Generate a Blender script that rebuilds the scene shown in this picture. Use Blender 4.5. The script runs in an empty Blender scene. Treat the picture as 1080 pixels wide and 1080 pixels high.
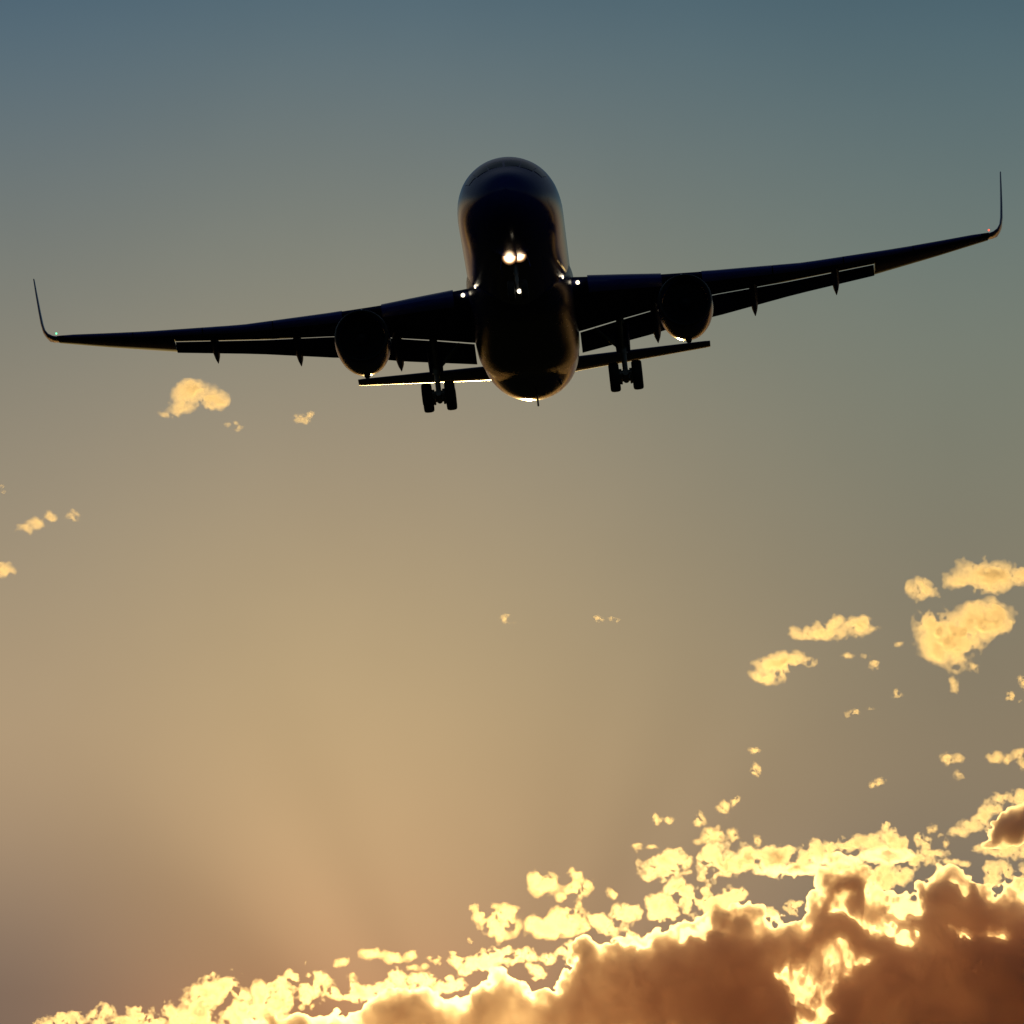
import bpy, bmesh, math
import numpy as np
from mathutils import Matrix, Vector, Euler

# ------------------------------------------------------------------ camera
scene = bpy.context.scene
COL = scene.collection
R = math.radians
TILT = R(9.0)                      # the camera looks up at the approach path
FOC = 9486.352                     # focal length in units of 1/1080 of the frame width
CAM_POS = Vector((0.0, 0.0, 1.7))
cam_data = bpy.data.cameras.new("camera")
cam_data.sensor_fit = 'AUTO'
cam_data.sensor_width = 36.0
cam_data.lens = 36.0 * FOC / 1080.0
cam_data.clip_start = 0.5
cam_data.clip_end = 120000.0
cam = bpy.data.objects.new("camera", cam_data)
COL.objects.link(cam)
cam.location = CAM_POS
cam.rotation_euler = (R(90) + TILT, 0, 0)
scene.camera = cam
RC = Matrix.Rotation(TILT, 3, 'X')

def direction(u, v):
    """World direction of a point of the 1080 px photograph."""
    return RC @ Vector(((u - 540) / FOC, 1.0, (540 - v) / FOC))

# ------------------------------------------------------------------ render settings and exposure
scene.render.engine = 'CYCLES'
scene.view_settings.view_transform = 'Standard'
scene.view_settings.look = 'None'
scene.view_settings.exposure = 0.0
scene.view_settings.gamma = 1.0
scene.view_settings.use_curve_mapping = False
cy = scene.cycles
cy.use_denoising = True
cy.max_bounces = 24
cy.volume_bounces = 16
cy.transparent_max_bounces = 96
cy.sample_clamp_indirect = 6.0
cy.volume_max_steps = 256

# ------------------------------------------------------------------ sun, low behind the cloud bank
SUN_DIR = direction(515, 1235).normalized()
SUN_EL = math.asin(SUN_DIR.z)
SUN_AZ = math.atan2(SUN_DIR.x, SUN_DIR.y)
sun_data = bpy.data.lights.new("sun", 'SUN')
sun_data.energy = 2.2
sun_data.angle = R(0.53)
sun_data.color = (1.0, 0.68, 0.23)
sun = bpy.data.objects.new("sun", sun_data)
COL.objects.link(sun)
sun.rotation_euler = SUN_DIR.to_track_quat('Z', 'Y').to_euler()
sun.location = (0, 200, 300)

# ------------------------------------------------------------------ sky
world = bpy.data.worlds.new("World")
scene.world = world
world.use_nodes = True
W = world.node_tree
W.nodes.clear()

def lin(c):
    return tuple(((x / 255) / 12.92 if x / 255 <= 0.04045 else ((x / 255 + 0.055) / 1.055) ** 2.4) for x in c)

def node(tree, kind, **kw):
    n = tree.nodes.new(kind)
    for k, val in kw.items():
        setattr(n, k, val)
    return n

def math_node(tree, op, a, b=None, c=None, clamp=False):
    n = tree.nodes.new('ShaderNodeMath')
    n.operation = op
    n.use_clamp = clamp
    for i, x in enumerate((a, b, c)):
        if x is None:
            continue
        if isinstance(x, (int, float)):
            n.inputs[i].default_value = x
        else:
            tree.links.new(x, n.inputs[i])
    return n.outputs[0]

def mix_rgb(tree, fac, a, b, mode='MIX'):
    n = tree.nodes.new('ShaderNodeMix')
    n.data_type = 'RGBA'
    n.blend_type = mode
    n.clamp_factor = True
    for sock, x in ((n.inputs[0], fac), (n.inputs[6], a), (n.inputs[7], b)):
        if isinstance(x, (int, float)):
            sock.default_value = x
        elif isinstance(x, tuple):
            sock.default_value = (*x, 1.0) if len(x) == 3 else x
        else:
            tree.links.new(x, sock)
    return n.outputs[2]

def smooth(tree, x, lo, hi):
    n = tree.nodes.new('ShaderNodeMapRange')
    n.interpolation_type = 'SMOOTHSTEP'
    tree.links.new(x, n.inputs[0])
    n.inputs[1].default_value = lo
    n.inputs[2].default_value = hi
    return n.outputs[0]

nishita = node(W, 'ShaderNodeTexSky', sky_type='NISHITA', sun_disc=False)
nishita.sun_elevation = SUN_EL
nishita.sun_rotation = SUN_AZ
nishita.air_density = 1.0
nishita.dust_density = 2.0
nishita.ozone_density = 2.0
coord = node(W, 'ShaderNodeTexCoord')
sep = node(W, 'ShaderNodeSeparateXYZ')
W.links.new(coord.outputs['Generated'], sep.inputs[0])
az = math_node(W, 'MULTIPLY', math_node(W, 'ARCTAN2', sep.outputs[0], sep.outputs[1]), 180 / math.pi)
el = math_node(W, 'MULTIPLY', math_node(W, 'ARCSINE', sep.outputs[2]), 180 / math.pi)
EL0, EL1 = 2.0, 16.0

def y_to_el(y):
    return 9.0 + math.degrees(math.atan((540 - y) / FOC))

def ramp(stops):
    n = node(W, 'ShaderNodeValToRGB')
    n.color_ramp.interpolation = 'B_SPLINE'
    pts = sorted(((y_to_el(y) - EL0) / (EL1 - EL0), lin(c)) for y, c in stops)
    els = n.color_ramp.elements
    while len(els) < len(pts):
        els.new(0.5)
    for e, (p, c) in zip(els, pts):
        e.position = p
        e.color = (*c, 1)
    W.links.new(math_node(W, 'DIVIDE', math_node(W, 'SUBTRACT', el, EL0), EL1 - EL0, clamp=True), n.inputs[0])
    return n.outputs[0]
#SKYRAMPS
sky_left = ramp([(-500, (52, 76, 98)), (0, (80, 105, 120)), (150, (103, 116, 120)), (300, (126, 128, 118)), (450, (146, 137, 119)), (600, (163, 147, 121)),
                 (750, (178, 154, 121)), (850, (174, 148, 117)), (950, (152, 128, 105)), (1050, (130, 108, 92)), (1400, (116, 90, 74))])
sky_mid = ramp([(-500, (54, 78, 98)), (0, (85, 109, 121)), (150, (111, 121, 120)), (300, (134, 135, 121)), (450, (158, 145, 123)), (600, (175, 155, 122)),
                (750, (190, 164, 123)), (900, (196, 161, 118)), (1000, (194, 152, 110)), (1100, (192, 136, 94)), (1400, (200, 124, 70))])
sky_right = ramp([(-500, (48, 72, 92)), (0, (77, 103, 114)), (150, (97, 115, 117)), (300, (114, 124, 115)), (450, (124, 126, 111)), (600, (132, 126, 107)),
                  (750, (142, 128, 104)), (850, (142, 126, 102)), (1000, (126, 113, 98)), (1100, (114, 99, 88)), (1400, (110, 81, 64))])
glow = mix_rgb(W, smooth(W, az, -3.4, -1.2), sky_left, sky_mid)
glow = mix_rgb(W, smooth(W, az, -1.2, 3.2), glow, sky_right)
# faint crepuscular rays fanning out from the hidden sun
ra = math_node(W, 'SUBTRACT', az, math.degrees(SUN_AZ))
re_ = math_node(W, 'SUBTRACT', el, math.degrees(SUN_EL))
ang = math_node(W, 'ARCTAN2', ra, re_)
rad = math_node(W, 'SQRT', math_node(W, 'ADD', math_node(W, 'MULTIPLY', ra, ra), math_node(W, 'MULTIPLY', re_, re_)))
rays = node(W, 'ShaderNodeValToRGB')
rays.color_ramp.interpolation = 'B_SPLINE'
shafts = [(-1.3, 0.5), (-1.05, 0.42), (-0.86, 0.18), (-0.72, 0.5), (-0.56, 0.66), (-0.43, 0.42), (-0.31, 0.6), (-0.1, 0.55), (0.08, 0.52), (0.2, 0.42), (0.3, 0.54), (0.41, 0.34),
          (0.52, 0.6), (0.63, 0.36), (0.76, 0.58), (0.95, 0.38), (1.3, 0.5)]
while len(rays.color_ramp.elements) < len(shafts):
    rays.color_ramp.elements.new(0.5)
for e, (a_, g_) in zip(rays.color_ramp.elements, shafts):
    e.position = (a_ + 1.3) / 2.6
    e.color = (g_, g_, g_, 1)
W.links.new(math_node(W, 'DIVIDE', math_node(W, 'ADD', ang, 1.3), 2.6, clamp=True), rays.inputs[0])
ray_amount = math_node(W, 'MULTIPLY', smooth(W, rad, 4.4, 1.7), 0.70)
veil = node(W, 'ShaderNodeTexNoise')
W.links.new(coord.outputs['Generated'], veil.inputs['Vector'])
veil.inputs['Scale'].default_value = 38.0
veil.inputs['Detail'].default_value = 5.0
haze_gain = math_node(W, 'MULTIPLY', math_node(W, 'SUBTRACT', veil.outputs[0], 0.5), 0.10)
ray_gain = math_node(W, 'ADD', math_node(W, 'ADD', 1.0, haze_gain), math_node(W, 'MULTIPLY', math_node(W, 'SUBTRACT', rays.outputs[0], 0.5), ray_amount))
scaled = node(W, 'ShaderNodeVectorMath', operation='SCALE')
W.links.new(glow, scaled.inputs[0])
W.links.new(math_node(W, 'MULTIPLY', ray_gain, 1 / 0.05), scaled.inputs['Scale'])
# the sunset glow stands round the sun; the rest of the dome is the physical sky
near_sun = math_node(W, 'MULTIPLY', smooth(W, math_node(W, 'ABSOLUTE', az), 60.0, 8.0),
                     math_node(W, 'MULTIPLY', smooth(W, el, 40.0, 13.0), smooth(W, el, -1.0, 3.0)))
sky_colour = mix_rgb(W, near_sun, nishita.outputs[0], scaled.outputs[0])
background = node(W, 'ShaderNodeBackground')
background.inputs['Strength'].default_value = 0.05
W.links.new(sky_colour, background.inputs[0])
out = node(W, 'ShaderNodeOutputWorld')
W.links.new(background.outputs[0], out.inputs[0])

# ------------------------------------------------------------------ ground under the approach path, out of frame below
bm = bmesh.new()
bmesh.ops.create_grid(bm, x_segments=24, y_segments=24, size=60000)
gme = bpy.data.meshes.new('ground')
bm.to_mesh(gme)
bm.free()
ground = bpy.data.objects.new('ground', gme)
COL.objects.link(ground)
ground['kind'] = 'structure'
ground['label'] = 'dark dry grass plain below the approach path'
gm = bpy.data.materials.new('dry_grass')
gm.use_nodes = True
gt = gm.node_tree
gtc = gt.nodes.new('ShaderNodeTexCoord')
gn = gt.nodes.new('ShaderNodeTexNoise')
gn.inputs['Scale'].default_value = 0.02
gn.inputs['Detail'].default_value = 8
gt.links.new(gtc.outputs['Object'], gn.inputs['Vector'])
gt.links.new(mix_rgb(gt, gn.outputs[0], (0.018, 0.022, 0.010), (0.050, 0.045, 0.024)), gt.nodes['Principled BSDF'].inputs['Base Color'])
gt.nodes['Principled BSDF'].inputs['Roughness'].default_value = 0.95
gt.nodes['Principled BSDF'].inputs['Specular IOR Level'].default_value = 0.0
gme.materials.append(gm)

# ------------------------------------------------------------------ clouds: real volumes some ten kilometres out
CLOUD_Y = 10000.0                  # distance of the cloud field, metres
PX = CLOUD_Y / FOC                 # metres that one photograph pixel spans out there

def lattice_noise(shape, cell, rng):
    """Smooth 3-D noise on a grid of the given shape, lattice spacing cell (grid units)."""
    dims = [int(math.ceil(s / c)) + 4 for s, c in zip(shape, cell)]
    a = rng.standard_normal(dims).astype(np.float32)
    for ax, (s, c) in enumerate(zip(shape, cell)):
        p = np.arange(s) / c + 1.0 + rng.random()
        i = np.floor(p).astype(int)
        t = (p - i).astype(np.float32)
        wts = ((1 - t) ** 3 / 6, (3 * t ** 3 - 6 * t ** 2 + 4) / 6, (-3 * t ** 3 + 3 * t ** 2 + 3 * t + 1) / 6, t ** 3 / 6)
        M = np.zeros((s, a.shape[ax]), np.float32)
        r = np.arange(s)
        for k, wt in enumerate(wts):
            np.add.at(M, (r, np.clip(i - 1 + k, 0, a.shape[ax] - 1)), wt)
        a = np.moveaxis(np.tensordot(M, a, axes=(1, ax)), 0, ax)
    return a * 1.9

def fractal(shape, step, base, rng, octaves=4, gain=0.55, billow=0.5, deep=3.5):
    total = np.zeros(shape, np.float32)
    amp, cell = 1.0, base
    for o in range(octaves):
        n = lattice_noise(shape, [max(cell * d / s, 1.0) for s, d in zip(step, (1, deep, 1))], rng)
        n = billow * (0.55 - np.abs(n)) * 1.3 + (1 - billow) * n
        total += amp * n
        amp *= gain
        cell *= 0.5
    return total

def surface_net(f, origin, step):
    """Naive surface nets of f > 0 on a regular grid: vertices and quads."""
    s = f > 0
    nx, ny, nz = f.shape
    c = [s[i:nx - 1 + i, j:ny - 1 + j, k:nz - 1 + k] for i in (0, 1) for j in (0, 1) for k in (0, 1)]
    cnt = sum(x.astype(np.int8) for x in c)
    act = (cnt > 0) & (cnt < 8)
    idx = np.full(act.shape, -1, np.int64)
    ii = np.argwhere(act)
    idx[act] = np.arange(len(ii))
    acc = np.zeros((len(ii), 3), np.float64)
    num = np.zeros(len(ii))
    corners = [(i, j, k) for i in (0, 1) for j in (0, 1) for k in (0, 1)]
    for a in corners:
        for ax in range(3):
            if a[ax]:
                continue
            b = list(a); b[ax] = 1
            fa = f[ii[:, 0] + a[0], ii[:, 1] + a[1], ii[:, 2] + a[2]].astype(np.float64)
            fb = f[ii[:, 0] + b[0], ii[:, 1] + b[1], ii[:, 2] + b[2]].astype(np.float64)
            m = (fa > 0) != (fb > 0)
            t = np.where(m, fa / np.where(m, fa - fb, 1), 0)
            p = np.tile(np.array(a, float), (len(ii), 1))
            p[:, ax] += t
            acc[m] += p[m]
            num[m] += 1
    verts = (ii + acc / num[:, None]) * np.array(step) + np.array(origin)
    quads = []
    for ax in range(3):
        o1, o2 = [(1, 2), (2, 0), (0, 1)][ax]
        sl0 = [slice(None)] * 3; sl1 = [slice(None)] * 3
        sl0[ax] = slice(0, -1); sl1[ax] = slice(1, None)
        a, b = s[tuple(sl0)], s[tuple(sl1)]
        e = np.argwhere(a != b)
        ok = (e[:, o1] > 0) & (e[:, o2] > 0) & (e[:, o1] < f.shape[o1] - 1) & (e[:, o2] < f.shape[o2] - 1)
        e = e[ok]
        flip = b[e[:, 0], e[:, 1], e[:, 2]]
        d1 = np.zeros(3, int); d1[o1] = 1
        d2 = np.zeros(3, int); d2[o2] = 1
        q = np.stack([idx[tuple((e - d1 - d2).T)], idx[tuple((e - d2).T)], idx[tuple(e.T)], idx[tuple((e - d1).T)]], 1)
        q[flip] = q[flip][:, ::-1]
        quads.append(q)
    return verts, np.concatenate(quads)

def mesh_from(name, verts, quads):
    me = bpy.data.meshes.new(name)
    me.vertices.add(len(verts))
    me.vertices.foreach_set('co', np.asarray(verts, np.float32).ravel())
    me.loops.add(quads.size)
    me.loops.foreach_set('vertex_index', quads.astype(np.int32).ravel())
    me.polygons.add(len(quads))
    me.polygons.foreach_set('loop_start', np.arange(0, quads.size, 4, dtype=np.int32))
    me.polygons.foreach_set('loop_total', np.full(len(quads), 4, np.int32))
    me.update(calc_edges=True)
    return me

def cloud_material(name, density, colour, broad, peak, share):
    """Droplet haze with a broad scattering lobe and a narrow forward peak, as real cloud has."""
    m = bpy.data.materials.new(name)
    m.use_nodes = True
    t = m.node_tree
    t.nodes.clear()
    o = t.nodes.new('ShaderNodeOutputMaterial')
    add = t.nodes.new('ShaderNodeAddShader')
    for k, (g, d) in enumerate(((broad, density * (1 - share)), (peak, density * share))):
        v = t.nodes.new('ShaderNodeVolumePrincipled')
        v.inputs['Color'].default_value = (*colour, 1)
        v.inputs['Density'].default_value = d
        v.inputs['Anisotropy'].default_value = g
        t.links.new(v.outputs[0], add.inputs[k])
    t.links.new(add.outputs[0], o.inputs['Volume'])
    a = t.nodes.new('ShaderNodeBsdfTransparent')
    b = t.nodes.new('ShaderNodeBsdfTranslucent')
    b.inputs[0].default_value = (0.9, 0.86, 0.8, 1)
    x = t.nodes.new('ShaderNodeMixShader')
    x.inputs[0].default_value = 0.012
    t.links.new(a.outputs[0], x.inputs[1])
    t.links.new(b.outputs[0], x.inputs[2])
    t.links.new(x.outputs[0], o.inputs['Surface'])
    return m


def to_world(p):
    """Grid coordinates (u, depth, v) in photograph pixels at the cloud distance -> metres."""
    x = (p[:, 0] - 540) * PX
    y = p[:, 1] * PX
    z = (540 - p[:, 2]) * PX
    ct, st = math.cos(TILT), math.sin(TILT)
    return np.stack([x, CLOUD_Y * ct + y, CLOUD_Y * st + z / ct], 1)

def cloud_object(name, label, v, q, material, group=None):
    w = to_world(v)
    c = w.mean(0)
    c[2] = w[:, 2].min()
    me = mesh_from(name, w - c, q[:, ::-1])
    me.materials.append(material)
    o = bpy.data.objects.new(name, me)
    COL.objects.link(o)
    o.location = c
    o['label'] = label
    o['category'] = 'cloud'
    if group:
        o['group'] = group
    return o

def puff_cloud(name, label, blobs, material, seed, rough=0.85, warp=0.16, thick=14.0, step=1.0, group=None):
    """blobs: (u, v, half width, half height) in photograph pixels; lens-shaped puffs roughened by fractal noise."""
    rng = np.random.default_rng(seed)
    B = np.array(blobs, float)
    size = np.minimum(B[:, 2], B[:, 3])
    big = size.max()
    pad = big * 0.6 + 5
    rds = np.minimum(size * 0.9, thick)
    dmax = rds.max() * 1.9 + 4
    lo = np.array([(B[:, 0] - B[:, 2]).min() - pad, -dmax, (B[:, 1] - B[:, 3]).min() - pad])
    hi = np.array([(B[:, 0] + B[:, 2]).max() + pad, dmax, (B[:, 1] + B[:, 3]).max() + pad])
    shape = tuple(int(math.ceil((h - l) / step)) + 1 for l, h in zip(lo, hi))
    g = [np.float32(l) + np.float32(step) * np.arange(n, dtype=np.float32) for l, n in zip(lo, shape)]
    nu, nw, nv = shape
    mid = max(big * 0.75, 6)
    wu, wv = (fractal((nu, 1, nv), (step,) * 3, mid, rng, 4, 0.62, 0.0, 1)[:, 0] * big * warp for _ in (0, 1))
    n = fractal(shape, (step,) * 3, max(big * 0.6, 6), rng, 4, 0.75, 0.3)
    n -= n.mean()
    f = np.full(shape, -9.0, np.float32)
    for (u, v, ru, rv), rd in zip(B, rds):
        off = rng.uniform(-0.3, 0.3) * rd
        r = np.sqrt(((g[0][:, None] + wu - u) / ru) ** 2 + ((g[2][None, :] + wv - v) / rv) ** 2)
        t = np.clip(1.10 - r, 0, 1.2) ** 1.6 * rd * 1.45
        t = t[:, None, :] * (1 + rough * n) - 0.35
        np.maximum(f, t - np.abs(g[1] - off)[None, :, None], out=f)
    f[0], f[-1], f[:, 0], f[:, -1], f[:, :, 0], f[:, :, -1] = (-1,) * 6
    v, q = surface_net(f, lo, (step,) * 3)
    return cloud_object(name, label, v, q, material, group)

# ------------------------------------------------------------------ the cloud bank: a hazy body with lit puffs along its rim
BODY_TOP = [(-120, 1118), (0, 1112), (150, 1100), (235, 1092), (280, 1082), (302, 1063), (312, 1058), (340, 1056), (347, 1049), (377, 1050), (385, 1047), (418, 1043), (443, 1036), (457, 1036),
            (463, 1042), (487, 1038), (493, 1025), (503, 1023), (518, 1015), (540, 1011), (550, 1015), (570, 1028), (585, 1023), (595, 1008), (605, 985), (615, 978), (630, 979), (640, 983),
            (648, 980), (678, 970), (690, 967), (720, 962), (753, 959), (772, 964), (813, 963), (826, 963), (842, 954), (854, 941), (866, 932), (887, 925), (900, 921), (914, 922), (920, 940),
            (933, 939), (956, 933), (963, 917), (968, 912), (990, 909), (1010, 908), (1038, 917), (1042, 930), (1060, 934), (1068, 942), (1084, 938), (1200, 925)]
BODY_DEEP = [(-120, 54), (250, 58), (330, 62), (450, 54), (560, 56), (620, 68), (680, 76), (760, 83), (860, 87), (960, 90), (1060, 92), (1200, 90)]
GAPS = [(733, 990, 16, 9), (724, 986, 9, 7), (745, 983, 7, 10), (905, 966, 18, 10), (922, 970, 16, 10), (890, 962, 12, 8), (948, 952, 8, 11), (1005, 937, 16, 6), (1046, 925, 11, 16), (1074, 936, 8, 17),
        (1007, 987, 13, 5), (1048, 981, 11, 9), (860, 1060, 21, 36), (869, 1042, 16, 23), (836, 1046, 11, 21), (829, 1030, 8, 8), (884, 1021, 8, 12), (876, 1066, 13, 15), (848, 1080, 17, 18), (665, 988, 14, 6), (1040, 925, 8, 8)]
RIM_PUFFS = [
 [(52, 1078, 9, 5), (66, 1071, 16, 8), (84, 1068, 10, 6)],
 [(106, 1065, 12, 7), (118, 1061, 11, 7), (120, 1073, 16, 6)],
 [(150, 1063, 12, 8), (137, 1072, 22, 7), (165, 1071, 14, 8)],
 [(190, 1065, 14, 11), (205, 1055, 16, 12), (198, 1072, 18, 8)],
 [(222, 1043, 16, 12), (244, 1037, 18, 10), (258, 1042, 12, 9), (228, 1036, 10, 7)],
 [(274, 1040, 11, 15), (270, 1030, 8, 6), (262, 1054, 10, 14), (284, 1062, 16, 16), (260, 1070, 22, 8)],
 [(218, 1062, 8, 12), (232, 1075, 20, 6)],
 [(297, 1034, 10, 8), (318, 1030, 16, 11), (325, 1024, 9, 7), (300, 1048, 12, 9), (334, 1038, 14, 8), (322, 1048, 12, 7)],
 [(344, 1025, 8, 8), (352, 1038, 13, 8), (370, 1042, 14, 9)],
 [(388, 1040, 16, 7), (405, 1037, 14, 8), (428, 1036, 10, 5)],
 [(418, 1023, 9, 12), (414, 1034, 10, 6)],
 [(445, 1029, 13, 8), (453, 1024, 8, 6), (437, 1044, 4, 6)],
 [(468, 1035, 9, 8), (481, 1031, 11, 8)],
 [(495, 1018, 10, 8), (509, 1010, 14, 10), (526, 1005, 15, 9), (546, 1001, 14, 8), (559, 1003, 10, 6)],
 [(483, 1011, 9, 6), (476, 1007, 6, 4)],
 [(568, 1020, 10, 6), (575, 1006, 8, 5), (562, 1014, 8, 5)],
 [(600, 998, 10, 8), (590, 1002, 6, 5)],
 [(627, 966, 10, 9), (641, 970, 15, 9), (655, 961, 12, 9), (665, 956, 10, 7), (640, 979, 10, 5)],
 [(662, 986, 16, 6)],
 [(690, 953, 14, 9), (701, 947, 13, 8), (699, 960, 20, 6)],
 [(716, 940, 13, 16), (735, 945, 17, 12), (753, 948, 16, 11), (769, 942, 14, 9), (782, 937, 11, 7), (745, 934, 12, 8)],
 [(700, 911, 20, 11), (713, 904, 14, 9), (690, 914, 12, 9), (713, 897, 8, 5), (706, 924, 9, 7)],
 [(746, 913, 10, 15), (762, 905, 20, 13), (781, 907, 22, 14), (801, 902, 20, 11), (757, 921, 15, 7)],
 [(820, 898, 16, 9), (838, 902, 14, 8), (855, 896, 16, 8), (830, 893, 8, 5)],
 [(872, 892, 14, 8), (887, 889, 14, 7), (903, 887, 13, 8)],
 [(918, 884, 14, 8), (935, 881, 14, 9), (948, 886, 9, 9), (932, 871, 6, 6)],
 [(782, 959, 14, 5), (798, 956, 18, 6), (812, 957, 9, 5)],
 [(838, 952, 11, 7)],
 [(873, 918, 12, 6), (888, 911, 15, 7), (905, 913, 14, 7)],
 [(924, 922, 14, 9), (936, 915, 13, 9), (950, 920, 10, 9)],
 [(972, 888, 7, 9), (981, 899, 14, 7), (966, 905, 8, 9)],
 [(1000, 905, 13, 5), (1014, 907, 8, 4)],
 [(1046, 918, 9, 12), (1060, 913, 8, 6)],
 [(1073, 922, 8, 14)],
 [(1056, 894, 26, 6), (1034, 892, 12, 4), (1077, 893, 14, 6)],
]
UNDERSIDES = [(835, 913, 40, 7), (880, 903, 34, 6), (935, 898, 26, 8), (895, 930, 26, 8)]

def sampled(S, wu, wv):
    nu, nv = S.shape
    iu = np.clip(np.arange(nu)[:, None] + wu, 0, nu - 1.001)
    iv = np.clip(np.arange(nv)[None, :] + wv, 0, nv - 1.001)
    a, b = iu.astype(int), iv.astype(int)
    fu, fv = iu - a, iv - b
    return (S[a, b] * (1 - fu) + S[a + 1, b] * fu) * (1 - fv) + (S[a, b + 1] * (1 - fu) + S[a + 1, b + 1] * fu) * fv

def bank_body(name, label, top, deep, gaps, bottom, u_range, v_range, material, seed, step=1.2, stepw=3.0, rise=0.05, warp=11.0):
    """Closed mesh whose thickness climbs quickly behind the rim line and stays even inside, thin where there are gaps."""
    rng = np.random.default_rng(seed)
    us = np.arange(u_range[0], u_range[1], step, dtype=np.float32)
    vs = np.arange(v_range[0], v_range[1], step, dtype=np.float32)
    nu, nv = len(us), len(vs)
    t_top = np.array(top, float)
    edge = np.interp(us, t_top[:, 0], t_top[:, 1])
    d = vs[None, :] - edge[:, None]
    d = np.minimum(d, bottom - vs[None, :])
    d = np.minimum(d, np.minimum(us - us[0], us[-1] - us)[:, None] - 4)
    wu, wv = (fractal((nu, 1, nv), (step,) * 3, 30.0, rng, 5, 0.62, 0.0, 1)[:, 0] * warp / step for _ in (0, 1))
    d = sampled(d, wu, wv)
    dp = np.array(deep, float)
    full = np.interp(us, dp[:, 0], dp[:, 1])[:, None] * np.ones((1, nv))
    glow = np.exp(-((us[:, None] - 525) / 120) ** 2) * np.clip((vs[None, :] - 1025) / 60, 0, 1)
    full = full * (1 - 0.22 * glow)
    full = full * (1 + 0.13 * fractal((nu, 1, nv), (step,) * 3, 70.0, rng, 4, 0.5, 0.0, 1)[:, 0])
    thin = np.zeros((nu, nv))
    gap_noise = fractal((nu, 1, nv), (step,) * 3, 16.0, rng, 4, 0.7, 0.0, 1)[:, 0]
    for gu, gv, ru, rv in gaps:
        r = np.sqrt(((us[:, None] - gu) / ru) ** 2 + ((vs[None, :] - gv) / rv) ** 2)
        thin = np.maximum(thin, np.clip(1.45 - r + 0.25 * gap_noise, 0, 1))
    thin = sampled(thin, wu * 1.1, wv * 1.1)
    thin = thin * thin * (3 - 2 * thin)
    detail = fractal((nu, 1, nv), (step,) * 3, 20.0, rng, 4, 0.7, 0.2, 1)[:, 0]
    full = full * (1 - thin) + (15 + 8 * detail) * thin
    T = np.where(d > 0, full * (1 - np.exp(-(np.maximum(d, 0) * rise) ** 1.6)), d * 3)
    half = full.max() / 2 + 34
    nw = int(2 * half / stepw)
    wz = (np.arange(nw, dtype=np.float32) - nw / 2) * stepw
    w0 = lattice_noise((nu, 1, nv), [80 / step, 1, 50 / step], rng) * 14
    n = fractal((nu, nw, nv), (step, stepw, step), 26.0, rng, 4, 0.68, 0.3)
    f = (T / 2)[:, None, :] - np.abs(wz[None, :, None] - w0) + (4.5 * n) * np.clip(1 + T / 12, 0, 1)[:, None, :]
    f = f.astype(np.float32)
    f = np.maximum(f, np.where(d > 14, 3.2, -9).astype(np.float32)[:, None, :] - np.abs(wz[None, :, None] - w0))
    f[0], f[-1], f[:, 0], f[:, -1], f[:, :, 0], f[:, :, -1] = (-1,) * 6
    v, q = surface_net(f, (us[0], wz[0], vs[0]), (step, stepw, step))
    return cloud_object(name, label, v, q, material)

bank_air = cloud_material('bank_cloud', 0.115, (1.0, 0.915, 0.875), 0.72, 0.96, 0.042)
rim_air = cloud_material('rim_cloud', 0.046, (1.0, 0.90, 0.78), 0.62, 0.96, 0.036)
puff_air = cloud_material('puff_cloud', 0.032, (1.0, 0.87, 0.68), 0.55, 0.95, 0.060)
bank = bank_body('cloud_bank', 'long brown cloud bank with blazing yellow rims across the bottom of the sky', BODY_TOP, BODY_DEEP, GAPS, 1150, (-110, 1190), (895, 1158), bank_air, 11)

def bank_part(name, parent, blobs, material, seed, **kw):
    o = puff_cloud(name, '', [(u, v, ru * 1.28, rv * 1.28) for u, v, ru, rv in blobs], material, seed, **kw)
    del o['label'], o['category']
    o.location = o.location - parent.location
    o.parent = parent
    return o

for i, blobs in enumerate(RIM_PUFFS):
    bank_part('rim_puff', bank, blobs, rim_air, 300 + i, rough=0.95, warp=0.3, thick=24.0, step=0.9)
for i, (u, v, ru, rv) in enumerate(UNDERSIDES):
    bank_part('shaded_underside', bank, [(u, v, ru, rv)], bank_air, 400 + i, rough=0.5, warp=0.2, thick=26.0)
right_cloud = bank_body('cloud', 'dark brown cloud with a gold upper rim, on the right end of the cloud bank',
                        [(1000, 890), (1030, 884), (1040, 872), (1048, 860), (1056, 849), (1068, 844), (1085, 845), (1140, 850), (1180, 870)], [(1000, 75), (1200, 95)], [], 887, (1005, 1180), (825, 902), bank_air, 12, rise=0.085, warp=7.0)
for i, blobs in enumerate([[(1008, 873, 12, 5), (1022, 868, 12, 7)], [(1034, 858, 10, 9), (1044, 848, 11, 9), (1054, 839, 11, 8)], [(1072, 838, 14, 7), (1092, 838, 14, 7)]]):
    bank_part('rim_puff', right_cloud, blobs, rim_air, 450 + i, rough=0.75, warp=0.22, step=0.9)
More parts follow.
